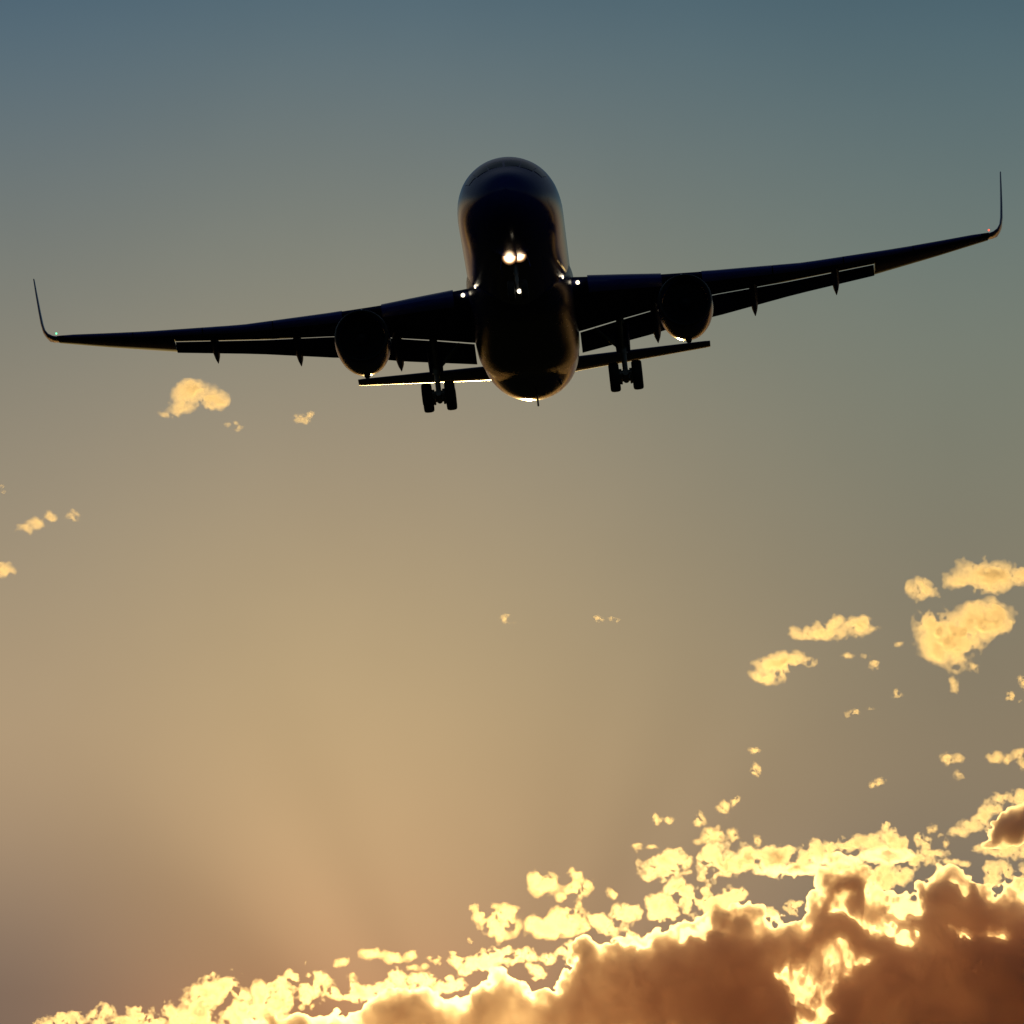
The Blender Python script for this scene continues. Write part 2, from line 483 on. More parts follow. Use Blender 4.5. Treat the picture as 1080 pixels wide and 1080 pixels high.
BIG = [
 ('single dome shaped pale orange cloud with a thin tail, under the lower wing', [(206, 415, 27, 17), (218, 421, 24, 13), (192, 427, 26, 10), (176, 434, 18, 6), (232, 422, 12, 8)]),
 ('short orange cloud scrap just below the tail end of the dome shaped cloud', [(244, 446, 11, 5), (250, 450, 8, 5)]),
 ('faint slanting wisp of cloud under the inboard wing, right of the dome shaped cloud', [(316, 440, 13, 6), (324, 435, 9, 5)]),
 ('slanting pale streak of cloud rising to the right near the left edge', [(27, 556, 14, 6), (40, 550, 16, 8), (53, 543, 10, 7)]),
 ('small yellow cloud cut off by the left edge', [(3, 599, 17, 11), (-8, 600, 14, 12)]),
 ('low hump backed yellow cloud with two crests, left of the kidney shaped cloud', [(866, 663, 36, 11), (905, 658, 22, 12), (845, 667, 20, 7), (880, 655, 14, 10)]),
 ('rounded yellow cloud directly under the low cloud with two crests', [(822, 702, 31, 19), (803, 711, 16, 9), (850, 697, 13, 9)]),
 ('small wedge shaped orange cloud above the kidney shaped cloud', [(970, 621, 15, 12), (965, 615, 9, 12), (978, 622, 12, 8)]),
 ('flat based yellow cloud at the right edge, topmost of the lit clouds there', [(1045, 604, 44, 19), (1015, 610, 26, 10), (1082, 607, 30, 14), (1047, 597, 18, 13)]),
 ('biggest of the loose clouds, kidney shaped and bright yellow', [(986, 665, 27, 24), (1000, 681, 32, 23), (1030, 658, 34, 23), (1044, 651, 26, 20), (1010, 671, 40, 24), (1064, 660, 16, 10)]),
 ('small orange cloud scrap just left of the joined pair above the gold rimmed cloud', [(996, 798, 9, 9), (1006, 797, 12, 5)]),
 ('joined pair of orange cloudlets at the right edge above the gold rimmed cloud', [(1048, 797, 12, 8), (1062, 798, 9, 7), (1074, 793, 10, 8)]),
 ('blazing white rounded cloudlet just over the bank rim, left of the one with two peaks', [(528, 967, 26, 20), (508, 960, 14, 11), (546, 957, 13, 8), (531, 976, 12, 12)]),
 ('blazing white cloudlet with two peaks just over the rim of the cloud bank', [(573, 970, 22, 14), (598, 966, 22, 16), (604, 956, 11, 13), (582, 977, 18, 11), (613, 972, 10, 7)]),
 ('yellow cloudlet of two puffs floating above the blazing white cloudlets', [(575, 927, 20, 15), (609, 932, 19, 13), (594, 940, 12, 8), (609, 918, 11, 7)]),
 ('ragged thin yellow strip of cloud floating over the left half of the cloud bank', [(393, 1001, 16, 9), (416, 1005, 18, 7), (435, 1001, 12, 6), (436, 1015, 10, 5)]),
 ('small yellow cloud with a peaked top just above the bright upper band of the bank', [(751, 878, 17, 11), (741, 884, 14, 6)]),
]
SCRAPS = {
 'tiny cloud scraps under the two right hand yellow clouds': ('tiny pale cloud scrap among those hanging below the loose yellow clouds on the right', [
   [(921, 699, 8, 7)], [(912, 690, 8, 4)], [(893, 689, 10, 4)], [(1004, 718, 6, 10)], [(1065, 733, 8, 10)], [(1079, 718, 9, 9)], [(897, 749, 9, 5)], [(914, 746, 9, 4)], [(945, 730, 7, 6)],
   [(1025, 702, 9, 6)], [(947, 677, 8, 4)]]),
 'tiny cloud scraps strewn above the cloud bank': ('tiny gold cloud scrap strewn above the right half of the cloud bank', [
   [(692, 862, 6, 9)], [(737, 859, 7, 10)], [(764, 849, 9, 8)], [(775, 842, 6, 6)], [(771, 876, 7, 9)], [(796, 883, 6, 9)], [(672, 889, 8, 5)], [(686, 890, 9, 4)], [(797, 809, 7, 8)], [(795, 790, 9, 5)],
   [(925, 823, 9, 6)], [(1010, 815, 8, 5)], [(1077, 805, 10, 6)], [(645, 937, 7, 8)], [(704, 861, 8, 4)], [(982, 872, 8, 6)], [(993, 884, 7, 8)]]),
 'tiny cloud scraps along the left rim of the bank': ('tiny bright cloud scrap just above the left rim of the cloud bank', [
   [(362, 1009, 11, 6)], [(372, 1024, 7, 5)], [(481, 1008, 10, 8)], [(497, 988, 7, 5)], [(458, 1007, 8, 5)], [(449, 1014, 6, 4)], [(332, 1056, 4, 4)]]),
 'faint scraps of cloud in the middle of the sky': ('faint scrap of cloud alone in the golden middle of the sky', [
   [(535, 651, 10, 5)], [(631, 651, 8, 4)], [(647, 651, 7, 4)]]),
 'faint scraps of cloud at the left edge': ('faint scrap of cloud beside the slanting pale streak near the left edge', [
   [(76, 543, 9, 6)], [(4, 515, 7, 5)]]),
}
for k, (label, blobs) in enumerate(BIG):
    puff_cloud('cloud', label, blobs, puff_air, 100 + k, rough=1.0, thick=17.0)
k = 200
for group, (label, items) in SCRAPS.items():
    for blobs in items:
        puff_cloud('cloud', label, blobs, puff_air, k, rough=0.95, warp=0.28, step=0.7, group=group)
        k += 1

# ------------------------------------------------------------------ airliner on final approach
BODY_ROT = [[0.99387, 0.03621, -0.10449], [-0.01265, 0.97591, 0.21783], [0.10986, -0.21517, 0.97038]]
BODY_POS = (-0.374, 420.0, 15.854)

def paint(name, colour, rough=0.3, metal=0.0, coat=0.0, bump=0.0, scale=3.0, spec=0.5):
    m = bpy.data.materials.new(name)
    m.use_nodes = True
    t = m.node_tree
    p = t.nodes['Principled BSDF']
    tc = t.nodes.new('ShaderNodeTexCoord')
    n = t.nodes.new('ShaderNodeTexNoise')
    n.inputs['Scale'].default_value = scale
    n.inputs['Detail'].default_value = 6
    t.links.new(tc.outputs['Object'], n.inputs['Vector'])
    p.inputs['Base Color'].default_value = (*colour, 1)
    col = mix_rgb(t, n.outputs[0], tuple(c * 0.8 for c in colour), tuple(min(c * 1.2, 1) for c in colour))
    t.links.new(col, p.inputs['Base Color'])
    r = math_node(t, 'ADD', math_node(t, 'MULTIPLY', n.outputs[0], rough * 0.3), rough * 0.85)
    t.links.new(r, p.inputs['Roughness'])
    p.inputs['Metallic'].default_value = metal
    p.inputs['Specular IOR Level'].default_value = spec
    p.inputs['Coat Weight'].default_value = coat
    p.inputs['Coat Roughness'].default_value = 0.12
    if bump:
        b = t.nodes.new('ShaderNodeBump')
        b.inputs['Strength'].default_value = bump
        b.inputs['Distance'].default_value = 0.02
        t.links.new(n.outputs[0], b.inputs['Height'])
        t.links.new(b.outputs[0], p.inputs['Normal'])
    return m

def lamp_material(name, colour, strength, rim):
    """A lamp lens with a painted glare halo: emission fades from hot core to orange rim."""
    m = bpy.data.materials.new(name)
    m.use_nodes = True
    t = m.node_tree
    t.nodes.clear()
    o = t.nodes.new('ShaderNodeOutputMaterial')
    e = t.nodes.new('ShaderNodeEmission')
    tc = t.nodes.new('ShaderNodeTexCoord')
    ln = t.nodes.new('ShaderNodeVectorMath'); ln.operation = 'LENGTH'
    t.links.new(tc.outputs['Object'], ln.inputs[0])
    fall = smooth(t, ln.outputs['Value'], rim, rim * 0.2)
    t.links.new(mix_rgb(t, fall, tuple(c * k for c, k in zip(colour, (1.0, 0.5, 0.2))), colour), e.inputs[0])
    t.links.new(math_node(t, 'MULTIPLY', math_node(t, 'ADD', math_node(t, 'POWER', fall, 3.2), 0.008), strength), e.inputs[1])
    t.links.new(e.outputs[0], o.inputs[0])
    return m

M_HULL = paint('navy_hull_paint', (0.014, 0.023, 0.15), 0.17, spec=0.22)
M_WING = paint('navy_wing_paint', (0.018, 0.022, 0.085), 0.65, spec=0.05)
M_BELLY = paint('belly_paint', (0.016, 0.021, 0.08), 0.26, spec=0.2)
M_FAIRING = paint('fairing_paint', (0.016, 0.019, 0.06), 0.5, spec=0.1)
M_TAIL = paint('navy_tail_paint', (0.018, 0.022, 0.085), 0.34, spec=0.8)
M_METAL = paint('polished_metal', (0.42, 0.43, 0.45), 0.28, metal=1.0)
M_SLAT = paint('slat_sky_sheen', (0.035, 0.042, 0.25), 0.25, spec=0.35)  # bluer than the wing: sky reflection on the leading edge painted in
M_DARK = paint('dark_metal', (0.035, 0.035, 0.037), 0.45, metal=0.5)
M_GEAR = paint('gear_steel', (0.16, 0.16, 0.165), 0.45, metal=0.4)
M_TYRE = paint('tyre_rubber', (0.022, 0.022, 0.023), 0.8, spec=0.3)
M_GLASS = paint('cockpit_glass', (0.008, 0.010, 0.013), 0.06)
M_LAMP = lamp_material('landing_lamp', (1.0, 0.78, 0.48), 14.0, 0.44)  # oversized lens, its orange glare halo painted into the emission
M_SMALL = lamp_material('small_lamp', (1.0, 0.86, 0.62), 2.6, 0.9)
M_RED = lamp_material('red_lamp', (1.0, 0.10, 0.05), 2.5, 0.5)
M_GREEN = lamp_material('green_lamp', (0.15, 1.0, 0.45), 2.0, 0.5)

def empty(name, parent=None, loc=(0, 0, 0)):
    o = bpy.data.objects.new(name, None)
    COL.objects.link(o)
    o.parent = parent
    o.location = loc
    return o

def link(name, bm, mat, parent, loc=(0, 0, 0), smooth_=True, angle=40):
    bmesh.ops.remove_doubles(bm, verts=bm.verts, dist=1e-5)
    bmesh.ops.recalc_face_normals(bm, faces=bm.faces)
    me = bpy.data.meshes.new(name)
    bm.to_mesh(me)
    bm.free()
    me.materials.append(mat)
    if smooth_:
        me.polygons.foreach_set('use_smooth', [True] * len(me.polygons))
        me.set_sharp_from_angle(angle=R(angle))
    o = bpy.data.objects.new(name, me)
    COL.objects.link(o)
    o.parent = parent
    o.location = loc
    return o

def loft(bm, rings, cap=True, closed=True):
    vs = [[bm.verts.new(p) for p in r] for r in rings]
    n = len(rings[0])
    for a, b in zip(vs, vs[1:]):
        for i in range(n if closed else n - 1):
            j = (i + 1) % n
            bm.faces.new((a[i], a[j], b[j], b[i]))
    if cap:
        bm.faces.new(vs[0])
        bm.faces.new(vs[-1])
    return vs

def revolve(bm, profile, n=48, centre=(0, 0, 0), cap=False):
    """profile: (y, r) pairs, turned about the Y axis."""
    rings = [[(centre[0] + r * math.sin(2 * math.pi * i / n), centre[1] + y, centre[2] + r * math.cos(2 * math.pi * i / n)) for i in range(n)] for y, r in profile]
    return loft(bm, rings, cap)

def rod(bm, a, b, r0, r1=None, n=14):
    a, b = Vector(a), Vector(b)
    d = (b - a).normalized()
    u = d.orthogonal().normalized()
    w = d.cross(u)
    r1 = r0 if r1 is None else r1
    loft(bm, [[tuple(c + (u * math.cos(2 * math.pi * i / n) + w * math.sin(2 * math.pi * i / n)) * r) for i in range(n)] for c, r in ((a, r0), (b, r1))])

def slab(bm, pts, thick):
    """A flat plate through 3-D outline points, given a thickness."""
    p = [Vector(x) for x in pts]
    nrm = (p[1] - p[0]).cross(p[2] - p[0]).normalized() * thick / 2
    loft(bm, [[tuple(x - nrm) for x in p], [tuple(x + nrm) for x in p]])

def interp(x, table):
    return float(np.interp(x, [t[0] for t in table], [t[1] for t in table]))

def pchip(table, xs):
    t = np.array(table, float)
    x, out_ = t[:, 0], []
    for c in range(1, t.shape[1]):
        y = t[:, c]
        h = np.diff(x); d = np.diff(y) / h
        m = np.zeros(len(x))
        m[0], m[-1] = d[0], d[-1]
        for i in range(1, len(x) - 1):
            if d[i - 1] * d[i] > 0:
                w1, w2 = 2 * h[i] + h[i - 1], h[i] + 2 * h[i - 1]
                m[i] = (w1 + w2) / (w1 / d[i - 1] + w2 / d[i])
        i = np.clip(np.searchsorted(x, xs) - 1, 0, len(x) - 2)
        s = (xs - x[i]) / h[i]
        out_.append((2 * s ** 3 - 3 * s ** 2 + 1) * y[i] + (s ** 3 - 2 * s ** 2 + s) * h[i] * m[i] + (-2 * s ** 3 + 3 * s ** 2) * y[i + 1] + (s ** 3 - s ** 2) * h[i] * m[i + 1])
    return np.stack(out_, 1)

airliner = empty('airliner')
airliner['label'] = 'dark twin engine jet airliner coming in to land, landing lights on and wheels down'
airliner['category'] = 'airplane'
RBODY = Matrix(BODY_ROT)
airliner.matrix_world = Matrix.Translation(CAM_POS + RC @ Vector(BODY_POS)) @ (RC @ RBODY).to_4x4()

# fuselage: station, half width, top, bottom
HULL = [(0.0, 0.02, -0.73, -0.77), (0.06, 0.30, -0.45, -1.02), (0.25, 0.62, -0.18, -1.33), (0.6, 0.96, 0.10, -1.62), (1.1, 1.30, 0.38, -1.87), (1.7, 1.60, 0.68, -2.07),
        (2.4, 1.85, 1.12, -2.23), (3.1, 2.05, 1.48, -2.36), (4.0, 2.24, 1.80, -2.49), (5.2, 2.39, 2.10, -2.60), (6.6, 2.475, 2.37, -2.68), (8.4, 2.515, 2.58, -2.705), (10.5, 2.515, 2.69, -2.705),
        (12.5, 2.515, 2.705, -2.705), (20, 2.515, 2.705, -2.705), (32.6, 2.515, 2.705, -2.705), (34.5, 2.51, 2.705, -2.65), (36, 2.49, 2.705, -2.47), (38.5, 2.40, 2.70, -1.95), (41, 2.25, 2.68, -1.36), (44, 1.95, 2.62, -0.58), (47, 1.55, 2.48, 0.22),
        (50, 1.05, 2.30, 1.02), (52, 0.66, 2.15, 1.48), (53.3, 0.34, 2.0, 1.70), (53.7, 0.1, 1.90, 1.80)]
ys = np.concatenate([np.linspace(0, 1, 14) ** 1.6 * 9.0, np.linspace(9.6, 33.5, 22), np.linspace(34.2, 53.7, 30)])
H = pchip(HULL, ys)
NS = 72
bm = bmesh.new()
hull_rings = []
for y, (w, t, b) in zip(ys, H):
    zc = (t + b) / 2
    hull_rings.append([(w * math.sin(2 * math.pi * i / NS), y, zc + (t - b) / 2 * math.cos(2 * math.pi * i / NS)) for i in range(NS)])
loft(bm, hull_rings)
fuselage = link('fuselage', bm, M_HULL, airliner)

def hull_point(y, ang, off=0.0):
    w, t, b = pchip(HULL, np.array([y]))[0]
    zc, h = (t + b) / 2, (t - b) / 2
    return ((w + off) * math.sin(ang), y, zc + (h + off) * math.cos(ang))

# six cockpit panes wrapped round the nose
for s in (-1, 1):
    for a0, a1, y0, y1 in ((2, 24, 1.78, 2.55), (26, 47, 1.95, 2.95), (49, 64, 2.35, 3.45)):
        bm = bmesh.new()
        g = []
        for j in range(6):
            f_ = j / 5
            row = []
            for i in range(7):
                a = R(a0 + (a1 - a0) * i / 6) * s
                y = y0 + (y1 - y0) * f_ + 0.25 * (i / 6)
                row.append(bm.verts.new(hull_point(y, a, 0.014)))
            g.append(row)
        for j in range(5):
            for i in range(6):
                bm.faces.new((g[j][i], g[j][i + 1], g[j + 1][i + 1], g[j + 1][i]))
        link('cockpit_window', bm, M_GLASS, fuselage)
# belly fairing round the wing root
bm = bmesh.new()
FAIR = [(14.2, 1.7, -1.9, -2.5), (15.5, 2.15, -0.9, -2.80), (17.5, 2.52, -0.45, -3.02), (20, 2.62, -0.4, -3.02), (26.0, 2.62, -0.7, -3.02), (28.0, 2.60, -0.9, -2.93), (30.0, 2.55, -1.1, -2.68), (32, 2.3, -1.3, -2.4), (33.5, 1.9, -1.6, -2.2)]
fy = np.linspace(14.2, 33.5, 40)
rings = []
for y, (w, t, b) in zip(fy, pchip(FAIR, fy)):
    r = []
    for i in range(40):
        a = math.pi * (0.5 + i / 39)
        cx, cz = math.cos(a + 0), math.sin(a)
        x = w * np.sign(math.sin(a + math.pi / 2)) * abs(math.cos(a - math.pi / 2 + math.pi / 2)) ** 0.8 if False else w * (abs(math.cos(math.pi * i / 39)) ** 0.75) * (1 if i < 20 else -1)
        z = t + (b - t) * (math.sin(math.pi * i / 39) ** 0.8)
        r.append((x, y, z))
    rings.append(r)
loft(bm, rings)
link('belly_fairing', bm, M_BELLY, fuselage)

def blade(parent, x, y, z0, h, c, name='antenna'):
    bm = bmesh.new()
    rings = []
    for k, (dz, cc, dy) in enumerate(((0.1, c, 0), (-h * 0.5, c * 0.8, 0.06), (-h, c * 0.55, 0.14))):
        rings.append([(x + 0.05 * math.sin(2 * math.pi * i / 12), y + dy + cc / 2 * math.cos(2 * math.pi * i / 12), z0 + dz) for i in range(12)])
    loft(bm, rings)
    return link(name, bm, M_DARK, parent)
blade(fuselage, 0.12, 34.4, -2.68, 0.50, 0.5)
blade(fuselage, 1.38, 33.6, -2.2, 0.20, 0.5)
blade(fuselage, 0.0, 11.5, -2.70, 0.32, 0.4)

# fin and rudder, hidden behind the hull from below but there
def foil(c, t, n=15, x0=0.0, x1=1.0, camber=0.0):
    """Closed section from x0 to x1 of the chord: list of (chordwise, up)."""
    xs = x0 + (x1 - x0) * (0.5 - 0.5 * np.cos(np.linspace(0, math.pi, n)))
    th = 5 * t * (0.2969 * np.sqrt(xs) - 0.126 * xs - 0.3516 * xs ** 2 + 0.2843 * xs ** 3 - 0.1036 * xs ** 4)
    cam_ = camber * 4 * xs * (1 - xs)
    up = [(x * c, (a + k) * c) for x, a, k in zip(xs, th, cam_)]
    dn = [(x * c, (-a + k) * c) for x, a, k in zip(xs, th, cam_)]
    return up + dn[::-1][(1 if x1 >= 1 else 0):-1] if x0 == 0 else up + dn[::-1]

bm = bmesh.new()
fin = [(1.6, 41.0, 8.6), (2.6, 42.3, 7.8), (10.7, 50.2, 3.1)]
loft(bm, [[(b_, y + a_, z) for a_, b_ in foil(c, 0.10, x1=0.7)] for z, y, c in fin])
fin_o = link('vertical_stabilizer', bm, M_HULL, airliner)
bm = bmesh.new()
loft(bm, [[(b_, y + a_ + 0.03, z) for a_, b_ in foil(c, 0.10, x0=0.7)] for z, y, c in fin[1:]])
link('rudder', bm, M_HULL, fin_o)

# ---- wings
def z_gap(x): return interp(x, [(2.0, -1.36), (2.56, -1.27), (4.5, -0.87), (6.4, -0.51), (9.5, 0.135), (13.1, 0.78), (16.4, 1.45), (17.7, 1.72)])
def y_gap(x): return interp(x, [(2.5, 27.8), (8, 28.2), (17.5, 32.6), (17.7, 32.7)])
def y_le(x): return 18.3 + (x - 2.5) * 0.69
def z_le(x): return interp(x, [(1.5, -0.93), (2.9, -0.81), (5.2, -0.58), (6.8, -0.44), (9.35, -0.11), (14.0, 0.60), (19, 1.67), (21, 2.15), (23.45, 2.75)])
def te_flap(x):
    zt = interp(x, [(2.56, -1.55), (6.35, -0.95), (9.75, -0.22), (13.6, 0.74), (17.6, 1.60)])
    yt = interp(x, [(2.5, 31.2), (8, 31.2), (17.5, 34.6)])
    s_ = (z_gap(x) - zt + 0.222 * (yt - y_gap(x))) / (0.222 + 0.29)
    return y_gap(x) + s_, z_gap(x) - 0.29 * s_

def wing_section(x, s):
    """Truncated section from leading edge to the cove lip above the flap."""
    c = y_gap(x) - 0.06 - y_le(x)
    t = interp(x, [(2, 0.135), (8, 0.115), (17.7, 0.10)])
    end = 5 * t * (0.2969 * math.sqrt(0.76) - 0.126 * 0.76 - 0.3516 * 0.76 ** 2 + 0.2843 * 0.76 ** 3 - 0.1036 * 0.76 ** 4) * c * 0.8
    z0, z1 = z_le(x) - 0.012 * c, z_gap(x) + 0.02 + end
    n = 18
    xs = 0.5 - 0.5 * np.cos(np.linspace(0, math.pi, n))
    th = 5 * t * (0.2969 * np.sqrt(xs * 0.76) - 0.126 * xs * 0.76 - 0.3516 * (xs * 0.76) ** 2 + 0.2843 * (xs * 0.76) ** 3 - 0.1036 * (xs * 0.76) ** 4)
    base = [z0 + (z1 - z0) * x_ for x_ in xs]
    up = [(s * x, y_le(x) + x_ * c, b_ + a_ * c * 0.9) for x_, a_, b_ in zip(xs, th, base)]
    lower = th
    dn = [(s * x, y_le(x) + x_ * c, b_ - a_ * c * 0.8) for x_, a_, b_ in zip(xs, lower, base)]
    return up + dn[::-1][:-1]

def tip_section(x, s):
    """Full section of the outer panel that carries no flap."""
    c = interp(x, [(17.6, 34.85 - y_le(17.6)), (23.6, 35.25 - y_le(23.6))])
    z0 = z_le(x) - 0.012 * c
    z1 = interp(x, [(17.6, 1.72), (20.8, 2.35), (23.6, 2.95)])
    return [(s * x, y_le(x) + a_, z0 + (z1 - z0) * a_ / c + b_) for a_, b_ in foil(c, 0.085, n=18)]

def outline(pts2d, place, s):
    return [place(a, b) for a, b in pts2d]

def build_wing(s):
    bm = bmesh.new()
    loft(bm, [wing_section(x, s) for x in np.linspace(1.4, 17.68, 22)])
    loft(bm, [tip_section(x, s) for x in np.linspace(17.69, 23.6, 8)])
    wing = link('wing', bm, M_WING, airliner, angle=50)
    # leading-edge slats: a bright droopy shell round the front of the wing
    for xa, xb in ((3.3, 6.9), (8.9, 12.4), (12.46, 16.0), (16.06, 19.6), (19.66, 23.2)):
        bm = bmesh.new()
        rings = []
        for x in np.linspace(xa, xb, 6):
            c = interp(x, [(2, 11.0), (8, 7.4), (23.6, 2.3)])
            t = interp(x, [(2, 0.13), (23.6, 0.10)])
            pr = []
            outer = [(0.17, 1), (0.11, 1), (0.06, 1), (0.025, 1), (0.006, 1), (0.0, 0), (0.008, -1), (0.03, -1), (0.06, -1)]
            for k, sg in outer:
                h_ = 5 * t * (0.2969 * math.sqrt(k) - 0.126 * k - 0.3516 * k * k) * c
                pr.append((k * c, sg * h_))
            inner = [(a_ + 0.03 + 0.01 * c, b_ * 0.82) for a_, b_ in pr][::-1]
            z0 = z_le(x) - 0.012 * c
            rings.append([(s * x, y_le(x) - 0.05 * 1.0 + a_, z0 - 0.035 + b_ * 1.04) for a_, b_ in pr + inner])
        loft(bm, rings)
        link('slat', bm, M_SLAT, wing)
    # flaps lowered, a slit of sky between them and the wing
    for xa, xb in ((2.64, 7.15), (8.65, 17.66)):
        bm = bmesh.new()
        rings = []
        for x in np.linspace(xa, xb, 9):
            yt, zt = te_flap(x)
            y0, z0 = y_gap(x) + 0.12, z_gap(x) - interp(x, [(3, 0.02), (7, -0.01), (8.6, -0.005), (12, -0.015), (17, -0.025)])
            c = math.hypot(yt - y0, zt - z0)
            an = math.atan2(z0 - zt, yt - y0)
            thick = 0.13 if xa < 5 else 0.15
            rings.append([(s * x, y0 + a_ * math.cos(an) + b_ * math.sin(an), z0 - a_ * math.sin(an) + b_ * math.cos(an) - 0.0) for a_, b_ in foil(c, thick, n=12)])
        loft(bm, rings)
        link('flap', bm, M_WING, wing)
    bm = bmesh.new()
    rings = []
    for x in np.linspace(7.2, 8.6, 4):
        y0, z0 = y_gap(x) + 0.1, z_gap(x) - 0.12
        rings.append([(s * x, y0 + a_, z0 - 0.2 * a_ + b_) for a_, b_ in foil(1.7, 0.15, n=10)])
    loft(bm, rings)
    link('aileron', bm, M_WING, wing)
    # canoe fairings over the flap tracks
    for x in (6.45, 11.45, 15.65):
        yt, zt = te_flap(x)
        yg, zg = y_gap(x), z_gap(x)
        sz = 1.15 if x < 8 else 1.0
        st = [(yg - 2.0 * sz, zg - 0.16, 0.03, 0.05), (yg - 1.4 * sz, zg - 0.14, 0.16 * sz, 0.22), (yg - 0.5, zg - 0.10, 0.24 * sz, 0.32), (yg + 0.25, zg - 0.18, 0.25 * sz, 0.38),
              (yt - 0.5, zt - 0.06, 0.22 * sz, 0.36), (yt + 0.05, zt - 0.16, 0.17 * sz, 0.27), (yt + 0.40, zt - 0.36, 0.05, 0.08)]
        bm = bmesh.new()
        rings = []
        for y, z, w, h in st:
            r = []
            for i in range(20):
                q = 2 * math.pi * i / 20
                cz = math.cos(q)
                r.append((s * x + w * math.sin(q) * (0.45 + 0.55 * (cz + 1) / 2) * 1.1, y, z + h * cz))
            rings.append(r)
        loft(bm, rings)
        link('flap_track_fairing', bm, M_FAIRING, wing)
    # blended winglet
    bm = bmesh.new()
    rings = []
    path = [(23.58, 33.0, 2.72, 2.28, 0), (23.86, 33.15, 2.84, 2.15, 14), (24.10, 33.35, 3.04, 2.02, 34), (24.28, 33.62, 3.36, 1.88, 56), (24.38, 33.95, 3.80, 1.72, 72), (24.48, 34.55, 4.6, 1.48, 82), (24.60, 35.35, 5.7, 1.18, 84), (24.70, 36.1, 6.68, 0.86, 85)]
    for x, y, z, c, a in path:
        ca, sa = math.cos(R(a)), math.sin(R(a))
        rise = 0.12 * max(0, 1 - a / 50)
        rings.append([(s * (x - b_ * sa), y + a_, z + b_ * ca + rise * a_) for a_, b_ in foil(c, 0.085, n=12)])
    loft(bm, rings)
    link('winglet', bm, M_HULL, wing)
    bm = bmesh.new()
    bmesh.ops.create_uvsphere(bm, u_segments=14, v_segments=10, radius=0.05)
    link('navigation_light', bm, M_RED if s > 0 else M_GREEN, wing, (s * 23.62, 33.0, 2.92))
    bm = bmesh.new()
    bmesh.ops.create_uvsphere(bm, u_segments=18, v_segments=12, radius=0.10)
    link('landing_light', bm, M_SMALL, wing, (s * 2.81, 18.42, -1.06))
    bm = bmesh.new()
    bmesh.ops.create_uvsphere(bm, u_segments=18, v_segments=12, radius=0.08)
    for v in bm.verts:
        v.co.x *= 0.6; v.co.z *= 1.15
    link('turnoff_light', bm, M_SMALL, wing, (s * 2.13, 15.0, -1.56))
    return wing

wings = {s: build_wing(s) for s in (-1, 1)}

# ---- engines
def build_engine(s):
    cx, cy_, cz = s * 7.89, 17.2, -2.80
    bm = bmesh.new()
    prof = [(0.95, 1.13), (0.5, 1.12), (0.18, 1.14), (0.05, 1.19), (0.0, 1.235), (0.04, 1.275), (0.2, 1.315), (0.6, 1.35), (1.3, 1.365), (2.0, 1.35), (2.9, 1.28), (3.7, 1.16), (3.72, 1.12), (3.0, 1.14), (2.2, 1.13), (0.95, 1.13)]
    revolve(bm, prof, 64, (0, 0, 0))
    eng = link('engine', bm, M_HULL, airliner, (cx, cy_, cz), angle=60)
    bm = bmesh.new()
    revolve(bm, [(0.165, 1.138), (0.045, 1.185), (-0.006, 1.235), (0.034, 1.281), (0.19, 1.319), (0.21, 1.30), (0.07, 1.262), (0.02, 1.235), (0.07, 1.20), (0.17, 1.15), (0.165, 1.138)], 64)
    link('inlet_lip', bm, M_DARK, eng, angle=60)
    bm = bmesh.new()
    for k in range(36):
        a = 2 * math.pi * k / 36
        rings = []
        for r_, tw, c in ((0.36, 20, 0.30), (0.75, 42, 0.32), (1.115, 60, 0.34)):
            q = []
            for u_, w_ in ((-c / 2, 0.0), (0, 0.02), (c / 2, 0.0), (0, -0.02)):
                ty = u_ * math.cos(R(tw)) - w_ * math.sin(R(tw))
                tt = u_ * math.sin(R(tw)) + w_ * math.cos(R(tw))
                q.append((r_ * math.sin(a) + tt * math.cos(a), 0.95 + ty, r_ * math.cos(a) - tt * math.sin(a)))
            rings.append(q)
        loft(bm, rings)
    revolve(bm, [(1.15, 0.0001), (1.15, 1.12)], 32)
    link('fan', bm, M_DARK, eng)
    bm = bmesh.new()
    revolve(bm, [(0.35, 0.001), (0.40, 0.07), (0.6, 0.21), (0.85, 0.33), (1.05, 0.37)], 32)
    link('spinner', bm, M_DARK, eng)
    bm = bmesh.new()
    revolve(bm, [(2.6, 0.85), (3.7, 0.80), (4.8, 0.66), (5.3, 0.58), (5.25, 0.53), (4.2, 0.5), (4.2, 0.001)], 40)
    link('core_cowl', bm, M_METAL, eng)
    bm = bmesh.new()
    revolve(bm, [(4.3, 0.40), (5.3, 0.36), (5.9, 0.22), (6.4, 0.001)], 32)
    link('exhaust_plug', bm, M_DARK, eng)
    # pylon from the nacelle crown to the wing
    bm = bmesh.new()
    rings = []
    for z, y0, y1, w in ((1.15, 1.0, 6.2, 0.20), (1.55, 1.9, 7.6, 0.21), (2.0, 3.2, 8.4, 0.20), (2.45, 4.6, 8.6, 0.18)):
        n = 20
        rings.append([(w * math.sin(2 * math.pi * i / n), (y0 + y1) / 2 - (y1 - y0) / 2 * math.cos(2 * math.pi * i / n), z) for i in range(n)])
    loft(bm, rings)
    link('pylon', bm, M_HULL, eng)
    bm = bmesh.new()
    rings = []
    for z, c, w in ((-1.12, 0.7, 0.17), (-1.34, 0.55, 0.15), (-1.42, 0.3, 0.11)):
        rings.append([(w * math.sin(2 * math.pi * i / 12), 3.0 + c / 2 * math.cos(2 * math.pi * i / 12), z) for i in range(12)])
    loft(bm, rings)
    link('drain_mast', bm, M_DARK, eng)
    return eng

for s in (-1, 1):
    build_engine(s)

